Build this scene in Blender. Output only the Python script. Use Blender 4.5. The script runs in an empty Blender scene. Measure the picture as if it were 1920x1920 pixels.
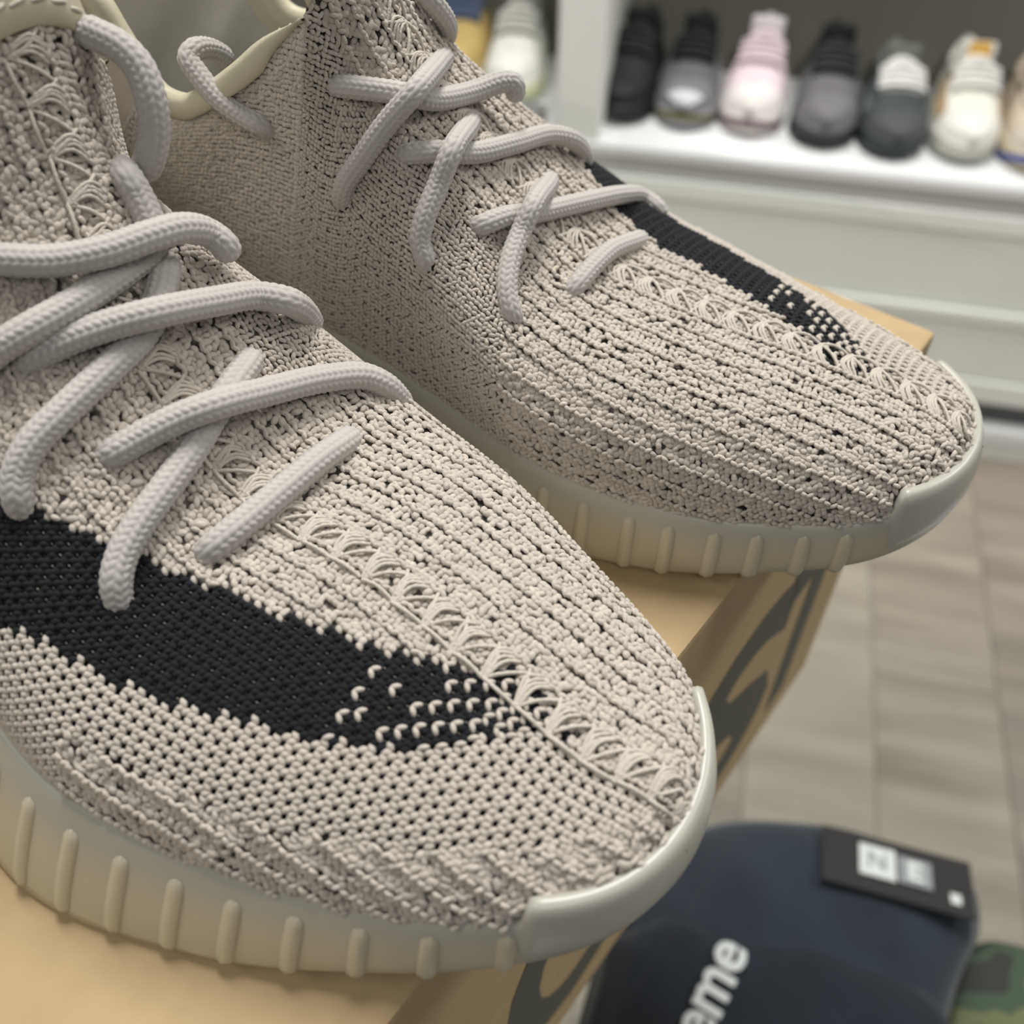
import bpy, math, random
import numpy as np
from mathutils import Vector, Matrix
rng = np.random.default_rng(7)
random.seed(7)
SC = bpy.context.scene
COL = SC.collection

# ------------------------------------------------------------------ camera
CAMZ = 1.15
PITCH = math.radians(47.6)
cam = bpy.data.objects.new('camera', bpy.data.cameras.new('camera'))
COL.objects.link(cam)
cam.data.sensor_width = 36.0
cam.data.lens = 36.0 * 1835.0 / 1920.0
cam.data.clip_start = 0.01
cam.location = (0, 0, CAMZ)
cam.rotation_euler = (math.pi / 2 - PITCH, 0, 0)
cam.data.dof.use_dof = True
cam.data.dof.focus_distance = 0.189
cam.data.dof.aperture_fstop = 12.5
SC.camera = cam
# ------------------------------------------------------------------ world, lights, exposure
SC.view_settings.view_transform = 'Standard'
SC.view_settings.look = 'None'
SC.view_settings.gamma = 1.0
SC.view_settings.exposure = -0.17
SC.view_settings.use_curve_mapping = False
w = bpy.data.worlds.new('store_ambient'); SC.world = w; w.use_nodes = True
w.node_tree.nodes['Background'].inputs[0].default_value = (0.93, 0.97, 1.0, 1)
w.node_tree.nodes['Background'].inputs[1].default_value = 0.12

def area(name, loc, size, power, color=(1, 0.98, 0.95), rot=(0, 0, 0)):
    L = bpy.data.lights.new(name, 'AREA'); L.shape = 'RECTANGLE'; L.size, L.size_y = size
    L.energy = power; L.color = color
    o = bpy.data.objects.new(name, L); COL.objects.link(o); o.location = loc; o.rotation_euler = rot
    return o
area('ceiling_panel_light', (0.08, 1.0, 2.75), (0.5, 1.0), 52)
area('ceiling_panel_light', (0.3, -1.5, 2.75), (0.6, 1.2), 12)
area('ceiling_panel_light', (2.2, 1.0, 2.75), (0.6, 1.2), 52)
area('ceiling_panel_light', (-1.9, -0.2, 2.75), (0.6, 1.2), 20)
TL = bpy.data.lights.new('shelf_fill_spot', 'SPOT'); TL.energy = 120; TL.spot_size = math.radians(31); TL.spot_blend = 0.6; TL.shadow_soft_size = 0.06; TL.color = (1, 0.98, 0.95)  # added fill spot, narrow cone brightens only the display shelf
TLo = bpy.data.objects.new('shelf_fill_spot', TL); COL.objects.link(TLo); TLo.location = (0.45, -0.7, 2.7)
TLo.rotation_euler = (Vector((0.5, 1.35, 0.38)) - Vector((0.45, -0.7, 2.7))).to_track_quat('-Z', 'Y').to_euler()

# ------------------------------------------------------------------ helpers
def tag(o, label=None, cat=None, group=None, kind=None):
    if label: o['label'] = label
    if cat: o['category'] = cat
    if group: o['group'] = group
    if kind: o['kind'] = kind
    return o

def empty(name, loc=(0, 0, 0), rz=0.0):
    o = bpy.data.objects.new(name, None); COL.objects.link(o)
    o.empty_display_size = 0.02
    o.location = loc; o.rotation_euler = (0, 0, rz)
    return o

def mat(name, color, rough=0.6, spec=0.3, var=0.0, vscale=40.0, bump=0.0, bscale=300.0, attr=False,
        sss=0.0, sssr=(1, .8, .5), scale=0.01, metal=0.0, coat=0.0, sheen=0.0, stretch=None, color2=None):
    m = bpy.data.materials.new(name); m.use_nodes = True
    nt = m.node_tree; b = nt.nodes['Principled BSDF']
    b.inputs['Roughness'].default_value = rough
    b.inputs['Specular IOR Level'].default_value = spec
    b.inputs['Metallic'].default_value = metal
    if coat: b.inputs['Coat Weight'].default_value = coat; b.inputs['Coat Roughness'].default_value = 0.25
    if sheen: b.inputs['Sheen Weight'].default_value = sheen; b.inputs['Sheen Roughness'].default_value = 0.5
    if sss:
        b.inputs['Subsurface Weight'].default_value = sss
        b.inputs['Subsurface Radius'].default_value = sssr
        b.inputs['Subsurface Scale'].default_value = scale
    col = (*color, 1)
    b.inputs['Base Color'].default_value = col
    tc = nt.nodes.new('ShaderNodeTexCoord')
    src = tc.outputs['Object']
    if stretch:
        mp = nt.nodes.new('ShaderNodeMapping'); mp.inputs['Scale'].default_value = stretch
        nt.links.new(src, mp.inputs['Vector']); src = mp.outputs['Vector']
    last = None
    if var > 0 or color2:
        n = nt.nodes.new('ShaderNodeTexNoise'); n.inputs['Scale'].default_value = vscale
        n.inputs['Detail'].default_value = 5
        nt.links.new(src, n.inputs['Vector'])
        r = nt.nodes.new('ShaderNodeValToRGB')
        c2 = color2 if color2 else tuple(min(1, c * (1 + var)) for c in color)
        c1 = color if color2 else tuple(c * (1 - var) for c in color)
        r.color_ramp.elements[0].color = (*c1, 1); r.color_ramp.elements[1].color = (*c2, 1)
        r.color_ramp.elements[0].position = 0.32; r.color_ramp.elements[1].position = 0.68
        nt.links.new(n.outputs['Fac'], r.inputs['Fac']); last = r.outputs['Color']
    if attr:
        a = nt.nodes.new('ShaderNodeAttribute'); a.attribute_name = 'tint'
        mx = nt.nodes.new('ShaderNodeMix'); mx.data_type = 'RGBA'; mx.blend_type = 'MULTIPLY'
        mx.inputs[0].default_value = 1.0
        if last: nt.links.new(last, mx.inputs[6])
        else: mx.inputs[6].default_value = col
        nt.links.new(a.outputs['Color'], mx.inputs[7]); last = mx.outputs[2]
    if last: nt.links.new(last, b.inputs['Base Color'])
    if bump > 0:
        n2 = nt.nodes.new('ShaderNodeTexNoise'); n2.inputs['Scale'].default_value = bscale
        n2.inputs['Detail'].default_value = 4
        nt.links.new(src, n2.inputs['Vector'])
        bp = nt.nodes.new('ShaderNodeBump'); bp.inputs['Strength'].default_value = bump
        bp.inputs['Distance'].default_value = 0.001
        nt.links.new(n2.outputs['Fac'], bp.inputs['Height']); nt.links.new(bp.outputs['Normal'], b.inputs['Normal'])
    return m

def mesh_obj(name, V, Fc, m, parent=None, smooth=True, tint=None):
    me = bpy.data.meshes.new(name)
    V = np.asarray(V, dtype=np.float32).reshape(-1, 3)
    if isinstance(Fc, np.ndarray):
        k = Fc.shape[1]; nf = len(Fc)
        me.vertices.add(len(V)); me.vertices.foreach_set('co', V.ravel())
        me.loops.add(nf * k); me.loops.foreach_set('vertex_index', Fc.astype(np.int32).ravel())
        me.polygons.add(nf); me.polygons.foreach_set('loop_start', np.arange(0, nf * k, k, dtype=np.int32))
        me.polygons.foreach_set('loop_total', np.full(nf, k, dtype=np.int32))
        me.update(calc_edges=True)
    else:
        me.from_pydata([tuple(map(float, v)) for v in V], [], [list(map(int, f)) for f in Fc])
        me.update()
    if smooth: me.polygons.foreach_set('use_smooth', np.ones(len(me.polygons), dtype=bool))
    if tint is not None:
        at = me.color_attributes.new('tint', 'FLOAT_COLOR', 'POINT')
        c = np.ones((len(V), 4), dtype=np.float32); c[:, :3] = tint
        at.data.foreach_set('color', c.ravel())
    me.materials.append(m)
    o = bpy.data.objects.new(name, me); COL.objects.link(o)
    if parent is not None: o.parent = parent
    return o

def grid_faces(n, m, wrap_n=False, wrap_m=False):
    i = np.arange(n if wrap_n else n - 1)[:, None]; j = np.arange(m if wrap_m else m - 1)[None]
    a = i * m + j; b = ((i + 1) % n) * m + j; c = ((i + 1) % n) * m + (j + 1) % m; d = i * m + (j + 1) % m
    return np.stack([a + 0 * b, b, c, d], -1).reshape(-1, 4)

def box(name, x0, x1, y0, y1, z0, z1, m, parent=None, bev=0.0):
    import bmesh
    bm = bmesh.new()
    vs = [bm.verts.new((x, y, z)) for x in (x0, x1) for y in (y0, y1) for z in (z0, z1)]
    for f in ((0, 1, 3, 2), (4, 6, 7, 5), (0, 4, 5, 1), (2, 3, 7, 6), (0, 2, 6, 4), (1, 5, 7, 3)):
        bm.faces.new([vs[i] for i in f])
    bmesh.ops.recalc_face_normals(bm, faces=bm.faces)
    if bev: bmesh.ops.bevel(bm, geom=list(bm.edges), offset=bev, segments=2, affect='EDGES', profile=0.6)
    me = bpy.data.meshes.new(name); bm.to_mesh(me); bm.free(); me.materials.append(m)
    o = bpy.data.objects.new(name, me); COL.objects.link(o)
    if parent is not None: o.parent = parent
    return o

def catmull(P, n):
    P = np.asarray(P, float); k = len(P)
    d = np.r_[0, np.cumsum(np.linalg.norm(np.diff(P, axis=0), axis=1) ** 0.5 + 1e-6)]
    m = np.gradient(P, d, axis=0)
    x = np.linspace(0, d[-1], n); i = np.clip(np.searchsorted(d, x) - 1, 0, k - 2)
    h = (d[i + 1] - d[i])[:, None]; t = ((x - d[i]) / h[:, 0])[:, None]
    return (2*t**3-3*t**2+1)*P[i]+(t**3-2*t**2+t)*h*m[i]+(-2*t**3+3*t**2)*P[i+1]+(t**3-t**2)*h*m[i+1]

def frames(C):
    T = np.gradient(C, axis=0); T /= np.linalg.norm(T, axis=1)[:, None] + 1e-12
    N = np.zeros_like(T); a = np.array([0, 0, 1.0])
    n = a - T[0] * (a @ T[0]); N[0] = n / np.linalg.norm(n)
    for i in range(1, len(T)):
        n = N[i - 1] - T[i] * (N[i - 1] @ T[i]); N[i] = n / (np.linalg.norm(n) + 1e-12)
    return T, N, np.cross(T, N)

def tube(C, r, seg=8, disp=None):
    C = np.asarray(C, float); T, N, B = frames(C); n = len(C)
    th = np.linspace(0, 2 * np.pi, seg, endpoint=False)
    R = np.broadcast_to(np.asarray(r, float).reshape(-1, 1), (n, 1)) + np.zeros((1, seg))
    if disp is not None:
        l = np.r_[0, np.cumsum(np.linalg.norm(np.diff(C, axis=0), axis=1))]
        R = R + disp(l[:, None], th[None])
    V = C[:, None] + R[..., None] * (np.cos(th)[None, :, None] * N[:, None] + np.sin(th)[None, :, None] * B[:, None])
    V = V.reshape(-1, 3); Fq = grid_faces(n, seg, wrap_m=True)[:, ::-1]
    return V, Fq

def text_mesh(name, body, size, m, parent, M, extrude=0.0003, bold=0.0, sx=1.0, space=1.0):
    cu = bpy.data.curves.new(name, 'FONT'); cu.body = body; cu.size = size; cu.extrude = extrude
    cu.offset = bold; cu.space_character = space; cu.resolution_u = 4
    t = bpy.data.objects.new(name + '_curve', cu); COL.objects.link(t)
    dg = bpy.context.evaluated_depsgraph_get(); dg.update()
    me = bpy.data.meshes.new_from_object(t.evaluated_get(dg)); me.name = name
    bpy.data.objects.remove(t); bpy.data.curves.remove(cu)
    n = len(me.vertices); v = np.empty(n * 3, np.float32); me.vertices.foreach_get('co', v)
    v = v.reshape(-1, 3); v[:, 0] *= sx; me.vertices.foreach_set('co', v.ravel()); me.update()
    me.materials.clear(); me.materials.append(m)
    o = bpy.data.objects.new(name, me); COL.objects.link(o)
    if parent is not None: o.parent = parent
    o.matrix_local = M
    return o

# ------------------------------------------------------------------ materials of the room
M_floor = [mat('floor_plank_%d' % i, c, 0.45, 0.3, color2=c2, vscale=3.0, stretch=(1, 7, 1), bump=0.05, bscale=60)
           for i, (c, c2) in enumerate([((.24, .20, .16), (.40, .345, .28)), ((.30, .255, .205), (.42, .365, .30)), ((.22, .185, .155), (.36, .305, .25))])]
M_joint = mat('floor_joint', (.33, .29, .245), 0.8)
M_white = mat('white_lacquer', (.84, .85, .80), 0.35, 0.4, var=0.03, vscale=6)
M_white2 = mat('shelf_top_laminate', (.80, .81, .81), 0.3, 0.5, var=0.02, vscale=10)
M_rail = mat('grey_rail', (.52, .52, .50), 0.4, 0.4)
M_kick = mat('toe_kick', (.12, .12, .125), 0.6)
M_back = mat('olive_grey_back_panel', (.17, .165, .135), 0.8, var=0.06, vscale=4)
M_wall = mat('store_wall', (.55, .55, .52), 0.85, var=0.03, vscale=3)
M_bar = mat('brushed_metal_bar', (.80, .80, .80), 0.3, 0.5)

# ------------------------------------------------------------------ floor: planks on a joint bed
floor = box('floor', -3, 4, -2, 3.2, -0.06, -0.003, M_joint); tag(floor, kind='structure')
ang = math.radians(77.3)
pw, pl = 0.165, 1.1
pm = None
for i in range(-8, 9):
    for j in range(-2, 3):
        x0 = i * pw; y0 = j * pl + (0.37 * (i * 7 % 3))
        cx, cy = x0 + pw / 2, y0 + pl / 2
        wx = 0.5 + cx * math.sin(ang) + cy * math.cos(ang); wy = 0.75 - cx * math.cos(ang) + cy * math.sin(ang)
        if not (-1.9 < wx < 2.6 and -0.9 < wy < 2.2): continue
        if pm is None:
            o = box('plank', -pw / 2 + .0008, pw / 2 - .0008, -pl / 2 + .0008, pl / 2 - .0008, -0.003, 0.0, M_floor[0], floor, 0.0008); pm = [o.data]
            for q in (1, 2):
                d = o.data.copy(); d.materials[0] = M_floor[q]; pm.append(d)
            o.data = pm[(i * 5 + j * 3) % 3]
        else:
            o = bpy.data.objects.new('plank', pm[(i * 5 + j * 3) % 3]); COL.objects.link(o); o.parent = floor
        o.location = (wx, wy, 0); o.rotation_euler = (0, 0, ang - math.pi / 2)

wall = box('wall_back', -3, 4, 2.3, 2.4, -0.06, 2.9, M_wall); tag(wall, kind='structure')
wl = box('wall_left', -3.1, -3, -2, 2.4, -0.06, 2.9, M_wall); tag(wl, kind='structure')

# ------------------------------------------------------------------ display shelf along the wall
SH = empty('display_shelf', (0.103, 1.327, 0), math.radians(-12.709))
tag(SH, 'white low display shelf unit with panelled front behind the cardboard box', 'shelf')
X0, X1 = -1.6, 1.5
ZS = 0.48
box('shelf_board', X0, X1, -0.004, 0.42, ZS - 0.018, ZS, M_white2, SH, 0.003)
box('front_rail', X0, X1, 0.004, 0.03, ZS - 0.046, ZS - 0.018, M_rail, SH, 0.002)
for z0, z1, dy in ((0.405, 0.434, -0.002), (0.285, 0.402, 0.004), (0.262, 0.282, -0.004), (0.158, 0.258, 0.004), (0.115, 0.155, -0.002)):
    box('front_panel', X0, X1, dy, 0.03, z0, z1, M_white, SH, 0.003)
box('toe_kick', X0, X1, 0.03, 0.06, 0.0, 0.115, M_kick, SH)
box('kick_bar', X0, X1, -0.006, 0.02, 0.035, 0.066, M_bar, SH, 0.004)
box('base_plinth', X0, X1, 0.0, 0.025, 0.0, 0.034, M_white, SH, 0.002)
DB = empty('wall_display', (0.103, 1.327, 0), math.radians(-12.709)); tag(DB, kind='structure')
box('back_panel', X0, X1, 0.27, 0.29, ZS, 1.3, M_back, DB)
box('upright_post', -0.043, 0.020, 0.0, 0.40, ZS, 1.3, M_white, DB, 0.003)
box('upright_post', -1.0, -0.94, 0.0, 0.40, ZS, 1.3, M_white, DB, 0.003)
box('upright_post', 0.98, 1.04, 0.0, 0.40, ZS, 1.3, M_white, DB, 0.003)
box('unseen_shade_shelf', X0, X1, 0.12, 0.40, 0.90, 0.92, M_white2, DB, 0.003)  # board above the view, added to shade the back panel below

# ------------------------------------------------------------------ sneakers standing on the shelf
def display_shoe(x, y, rz, label, cup, csole, ctoe=None, ctongue=None, clace=None, cside=None, clining=(.03, .03, .03),
                 ccollar=None, label_col=None, coutsole=None, L=0.195, W=0.089, tall=1.0, wedge=None, cheel=None, tab=None):
    r = empty('sneaker', (0, 0, 0)); r.parent = None
    a = math.radians(-12.709)
    r.location = (0.103 + x * math.cos(a) - y * math.sin(a), 1.327 + x * math.sin(a) + y * math.cos(a), ZS)
    r.rotation_euler = (0, 0, a + rz)
    tag(r, label, 'shoe', 'single sneakers lined up on the white display shelf')
    mk = lambda n, c, ro=.6: mat('display_' + n, c, ro, 0.3, var=.08, vscale=60)
    mu = mk('upper', cup); ms = mk('sole', csole, .5)
    tt = np.array([0, .03, .1, .2, .32, .45, .6, .75, .9, .97, 1.0])
    ww = np.array([.0, .42, .74, .93, 1.0, .95, .82, .74, .70, .5, .0]) * W / 2
    hh = np.array([.040, .046, .052, .058, .068, .082, .094, .075, .086, .09, .088]) * tall
    def wz(t): return np.interp(t, tt, ww), np.interp(t, tt, hh)
    zs = 0.026
    def S(t, v, off=0.0):
        t = np.asarray(t, float); v = np.asarray(v, float)
        hw, h = wz(t); hw = hw + off * 0.9; h = h + off
        ph = v * math.pi / 2
        e = np.where(t > .5, .95, .75)
        sy = np.sign(ph) * np.abs(np.sin(ph)) ** e; cz = np.abs(np.cos(ph)) ** e
        return np.stack([hw * sy * np.where(t > .5, 1 - .18 * cz, 1), L * t - off * (t < .02), zs + (h - zs) * cz], -1)
    def patch(n, t0, t1, v0, v1, off, m, nt=14, nv=14, thick=0.0):
        g = S(np.linspace(t0, t1, nt)[:, None] + np.zeros((1, nv)), np.linspace(v0, v1, nv)[None] + np.zeros((nt, 1)), off)
        gi = S(np.linspace(t0, t1, nt)[:, None] + np.zeros((1, nv)), np.linspace(v0, v1, nv)[None] + np.zeros((nt, 1)), off - .0035)
        V = np.concatenate([g.reshape(-1, 3), gi.reshape(-1, 3)]); f = grid_faces(nt, nv); k = nt * nv
        ring = [i * nv for i in range(nt)] + [(nt - 1) * nv + j for j in range(1, nv)] + [i * nv + nv - 1 for i in range(nt - 2, -1, -1)] + [j for j in range(nv - 2, 0, -1)]
        q = [(ring[i], ring[(i + 1) % len(ring)], ring[(i + 1) % len(ring)] + k, ring[i] + k) for i in range(len(ring))]
        return mesh_obj(n, V, np.concatenate([f, f[:, ::-1] + k, np.array(q)]), m, r)
    # upper, open collar behind the tongue
    patch('upper', 0, .60, -1, 1, 0, mu, 26, 25)
    for sgn in (-1, 1):
        patch('quarter', .58, 1.0, min(sgn * .46, sgn), max(sgn * .46, sgn), 0, mk('quarter', cheel or cup), 16, 10)
    mc = mk('collar', ccollar or cup)
    C = np.array([[S(t, s)[0], S(t, s)[1], S(t, s)[2]] for t, s in [(.56, -.47), (.68, -.47), (.8, -.47), (.92, -.47), (.985, 0), (.92, .47), (.8, .47), (.68, .47), (.56, .47)]])
    V, Fq = tube(catmull(C, 40), .006, 10); mesh_obj('collar', V, Fq, mc, r)
    ml = mk('lining', clining)
    g = np.array([[(S(t, v)[0] * .75, S(t, v)[1], .055) for v in np.linspace(-.9, .9, 6)] for t in np.linspace(.5, .97, 8)])
    mesh_obj('insole', g.reshape(-1, 3), grid_faces(8, 6), ml, r)
    # tongue
    mt = mk('tongue', ctongue or cup)
    patch('tongue', .34, .64, -.33, .33, .006, mt, 14, 9)
    tp = S(.63, 0.0, .008)
    box('tongue_top', -.023, .023, tp[1] - .004, tp[1] + .012, tp[2] - .014, tp[2] + .012 * tall, mk('tongue_top', tab or ctongue or cup), r, .004)
    if label_col: box('tongue_label', -.014, .014, tp[1] - .0065, tp[1] - .0035, tp[2] - .004, tp[2] + .016, mk('tongue_label', label_col), r, .001)
    # sole
    n = 40; ts = np.linspace(0, 1, n) ** 1.0; ts = .5 - .5 * np.cos(np.pi * ts)
    hw, _ = wz(ts); ol = np.concatenate([np.stack([hw * 1.02 + .001, L * ts - .003 + .006 * ts], 1), np.stack([-hw[::-1] * 1.02 - .001, L * ts[::-1] - .003 + .006 * ts[::-1]], 1)])
    rings = [(.90, .0), (1.0, .003), (1.01, .014), (1.0, .026), (.97, .031), (.85, .031)]
    ctr = np.array([0, L * .5])
    V = np.concatenate([np.c_[(ol - ctr) * k + ctr, np.full(len(ol), z) + np.where(ol[:, 1] < .06, (.06 - ol[:, 1]) * .12, 0) * (z < .01)] for k, z in rings])
    f = grid_faces(len(rings), len(ol), wrap_m=True)
    so = mesh_obj('midsole', V, [list(q) for q in f] + [list(range(len(ol)))[::-1], [5 * len(ol) + i for i in range(len(ol))]], ms, r)
    if coutsole:
        V = np.concatenate([np.c_[(ol - ctr) * k + ctr, np.full(len(ol), z) + np.where(ol[:, 1] < .05, (.05 - ol[:, 1]) * (.35 if wedge else .2), 0)] for k, z in ((.98, .0), (1.015, .002), (1.02, .010), (1.0, .012))])
        f = grid_faces(4, len(ol), wrap_m=True)
        mesh_obj('outsole', V, [list(q) for q in f] + [list(range(len(ol)))[::-1]], mk('outsole', coutsole), r)
    if ctoe: patch('toe_cap', 0.0, .20, -.96, .96, .0022, mk('toe_cap', ctoe), 12, 17)
    if wedge: patch('toe_wedge', 0.0, .075, -.55, .55, .004, mk('toe_wedge', wedge), 8, 11)
    if cside:
        for sgn in (-1, 1):
            a0, a1 = sorted((sgn * .52, sgn * .80)); patch('side_panel', .24, .72, a0, a1, .0022, mk('side_panel', cside), 12, 6)
    mla = mk('lace', clace or ctongue or cup)
    for k in range(5):
        t = .35 + .048 * k
        C = np.array([S(t, v, .009) for v in np.linspace(-.34, .34, 9)])
        V, Fq = tube(C, .0032, 6); mesh_obj('lace', V, Fq, mla, r)
    return r

K_ = (.012, .013, .014)
display_shoe(0.034, 0.048, -0.12, 'plain black sneaker turned slightly, next to the white post', K_, K_, clining=(.006, .006, .006), clace=(.02, .02, .02), tall=1.08)
display_shoe(0.130, 0.050, -0.03, 'black and grey sneaker with white toe and olive outsole', (.10, .10, .11), (.30, .29, .31), ctoe=(.16, .16, .17), ctongue=K_, cside=(.17, .17, .18), coutsole=(.09, .09, .02), wedge=(.55, .56, .58), ccollar=K_, tall=1.05, tab=K_)
display_shoe(0.222, 0.050, -0.05, 'pale pink sneaker with white toe and flared tongue', (.70, .57, .61), (.62, .57, .55), ctoe=(.72, .68, .66), ctongue=(.72, .56, .62), clace=(.72, .6, .64), coutsole=(.12, .07, .08), wedge=(.66, .62, .59), ccollar=(.74, .68, .70), clining=(.5, .45, .47), tall=1.1, tab=(.7, .66, .68))
display_shoe(0.326, 0.037, 0.0, 'dark grey and black running sneaker beside the pink one', (.13, .125, .135), (.05, .05, .05), ctoe=(.16, .155, .165), ctongue=(.02, .022, .025), clace=(.03, .03, .033), cside=(.14, .14, .15), coutsole=(.02, .02, .02), ccollar=K_, tall=1.12, tab=K_)
display_shoe(0.422, 0.027, 0.05, 'dark green-black sneaker with bright white tongue and laces', (.05, .058, .06), (.035, .042, .045), ctoe=(.07, .075, .08), ctongue=(.74, .74, .71), clace=(.78, .78, .75), cside=(.14, .155, .165), ccollar=(.17, .18, .165), clining=(.10, .10, .08), tall=.98, tab=(.16, .17, .15))
display_shoe(0.517, 0.037, 0.03, 'cream white sneaker with orange tongue label and tan side stripe', (.74, .73, .65), (.45, .45, .39), ctoe=(.76, .75, .69), ctongue=(.76, .75, .70), clace=(.78, .77, .73), cside=(.50, .36, .20), label_col=(.80, .47, .10), clining=(.16, .12, .10), tall=1.06)
display_shoe(0.612, 0.027, 0.05, 'tan and cream sneaker with a blue toe edge, last at the right', (.58, .49, .38), (.60, .52, .36), ctoe=(.55, .50, .42), ctongue=(.60, .55, .46), coutsole=(.03, .06, .30), wedge=(.05, .08, .36), clining=(.12, .08, .05))
display_shoe(-0.128, 0.077, 0.05, 'off-white sneaker with pale yellow-green sole left of the white post', (.72, .72, .66), (.62, .64, .42), ctoe=(.76, .76, .71), ctongue=(.34, .34, .31), clace=(.66, .66, .60), ccollar=(.38, .38, .33), clining=(.12, .12, .11), tab=(.36, .36, .33), tall=1.1)
display_shoe(-0.222, 0.11, 0.05, 'mustard yellow sneaker with blue collar partly hidden behind the knit shoe', (.52, .38, .14), (.45, .36, .18), ctongue=(.10, .13, .22), ccollar=(.12, .15, .22), clining=(.05, .06, .09), tall=1.1, tab=(.13, .15, .22))

# ------------------------------------------------------------------ glass counter, shoe box
KS = 0.82
HC = 0.2105 * KS
ZB = CAMZ - HC
BH = 0.172
E1 = math.radians(37.9)
e1 = np.array([math.sin(E1), math.cos(E1)]); e2 = np.array([-e1[1], e1[0]])   # along the lettered face / inwards
sc = 0.2105 / 0.4 * KS
edge_pt = np.array([.0427, .2195]) * sc
far_c = np.array([.2837, .5271]) * sc
C1 = edge_pt + e1 * ((far_c - edge_pt) @ e1)
M_kraft = mat('kraft_cardboard', (.47, .345, .19), 0.75, 0.2, var=0.05, vscale=120, bump=0.06, bscale=900)
M_print = mat('grey_print', (.115, .115, .09), 0.7, 0.2)
BL, BW = 0.345, 0.30
BX = empty('shoe_box', (C1[0], C1[1], ZB - BH), math.atan2(e1[1], e1[0]))
tag(BX, 'brown kraft shoe box with large grey lettering under the two knit sneakers', 'box')
# local: x along e1 (towards far = +), y inwards (left)
box('carton', -BL, 0, 0, BW, 0, BH, M_kraft, BX, 0.0016)
def letter(ch, xc, width, z0=-0.150, z1=-0.046, bold=0.0032):
    Mx = Matrix(((1, 0, 0, 0), (0, 0, -1, -0.0001), (0, 1, 0, 0), (0, 0, 0, 1)))
    o = text_mesh('letter', ch, 0.1, M_print, BX, Mx, 0.0001, bold)
    v = np.array([tuple(q.co) for q in o.data.vertices]); lo, hi = v.min(0), v.max(0)
    s = (z1 - z0) / (hi[1] - lo[1]); sxx = width / (hi[0] - lo[0])
    for q in o.data.vertices: q.co.x = (q.co.x - lo[0]) * sxx - width / 2; q.co.y = (q.co.y - lo[1]) * s
    o.location = (xc, -0.0001, BH + z0)
for ch, xc, wd in (('B', -.318, .050), ('O', -.245, .066), ('O', -.168, .066), ('S', -.088, .068), ('T', -.037, .056)):
    letter(ch, xc, wd)

def glass_mat():
    m = bpy.data.materials.new('counter_glass'); m.use_nodes = True; nt = m.node_tree; nt.nodes.clear()
    o = nt.nodes.new('ShaderNodeOutputMaterial'); mx = nt.nodes.new('ShaderNodeMixShader')
    tr = nt.nodes.new('ShaderNodeBsdfTransparent'); tr.inputs[0].default_value = (.975, .985, .98, 1)
    gl = nt.nodes.new('ShaderNodeBsdfGlossy'); gl.inputs['Roughness'].default_value = 0.03
    f = nt.nodes.new('ShaderNodeLayerWeight'); f.inputs[0].default_value = 0.5
    pw_ = nt.nodes.new('ShaderNodeMath'); pw_.operation = 'POWER'; pw_.inputs[1].default_value = 5.0
    ma = nt.nodes.new('ShaderNodeMath'); ma.operation = 'MULTIPLY_ADD'; ma.inputs[1].default_value = 0.96; ma.inputs[2].default_value = 0.022
    nt.links.new(f.outputs['Facing'], pw_.inputs[0]); nt.links.new(pw_.outputs[0], ma.inputs[0])
    nt.links.new(ma.outputs[0], mx.inputs[0]); nt.links.new(tr.outputs[0], mx.inputs[1]); nt.links.new(gl.outputs[0], mx.inputs[2])
    nt.links.new(mx.outputs[0], o.inputs[0]); return m
M_glass = glass_mat()
M_alu = mat('counter_aluminium', (.55, .55, .55), .35, .5, metal=1.0)
GZ = ZB - BH
CT = empty('glass_counter', (C1[0], C1[1], 0), math.atan2(e1[1], e1[0]))
tag(CT, 'glass display counter that carries the shoe box, folded clothes inside', 'counter')
gx0, gx1, gy0, gy1 = -0.75, 0.36, -0.46, 0.42
box('glass_top', gx0, gx1, gy0, gy1, GZ - 0.0082, GZ - 0.0002, M_glass, CT, 0.0008)
SZ = 0.553
box('glass_shelf', gx0 + .02, gx1 - .02, gy0 + .02, gy1 - .02, SZ - 0.006, SZ, M_glass, CT, 0.0006)
for px in (gx0 + .012, gx1 - .012):
    for py in (gy0 + .012, gy1 - .012):
        box('corner_post', px - .01, px + .01, py - .01, py + .01, 0, GZ - 0.0082, M_alu, CT, .001)

# ------------------------------------------------------------------ cap and camouflage garment under the glass
def pillow(name, outline, z0, h, m, parent, rings=14, pw=.55, n=120, lump=0.0, seed=1):
    P = catmull(np.vstack([outline, outline[:1]]), n + 1)[:-1]
    c = P.mean(0); V = []
    r2 = np.random.default_rng(seed); ph = r2.uniform(0, 6.28, 6)
    for k in range(rings):
        f = k / (rings - 1)
        s = 1 - f
        zz = z0 + h * (1 - s ** 2.6) ** pw
        q = (P - c) * s + c
        l = lump * f * (1 - f) * 4 * (np.sin(q[:, 0] * 55 + ph[0]) * np.sin(q[:, 1] * 48 + ph[1]) + .6 * np.sin(q[:, 0] * 110 + q[:, 1] * 80 + ph[2]))
        V.append(np.c_[q, np.full(n, zz) + l])
    V = np.concatenate([np.c_[(P - c) * .97 + c, np.full(n, z0)]] + V)
    f = [list(x) for x in grid_faces(rings + 1, n, wrap_m=True)]
    f.append(list(range(n))[::-1])
    return mesh_obj(name, V, f, m, parent)
M_navy = mat('navy_wool', (.020, .027, .040), .85, .2, var=.18, vscale=25, bump=.4, bscale=500, sheen=.3)
M_navy2 = mat('dark_navy_wool', (.013, .017, .026), .85, .2, var=.15, vscale=30, bump=.4, bscale=500, sheen=.2)
M_patch = mat('dark_brown_patch', (.028, .024, .024), .6, .3)
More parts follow.
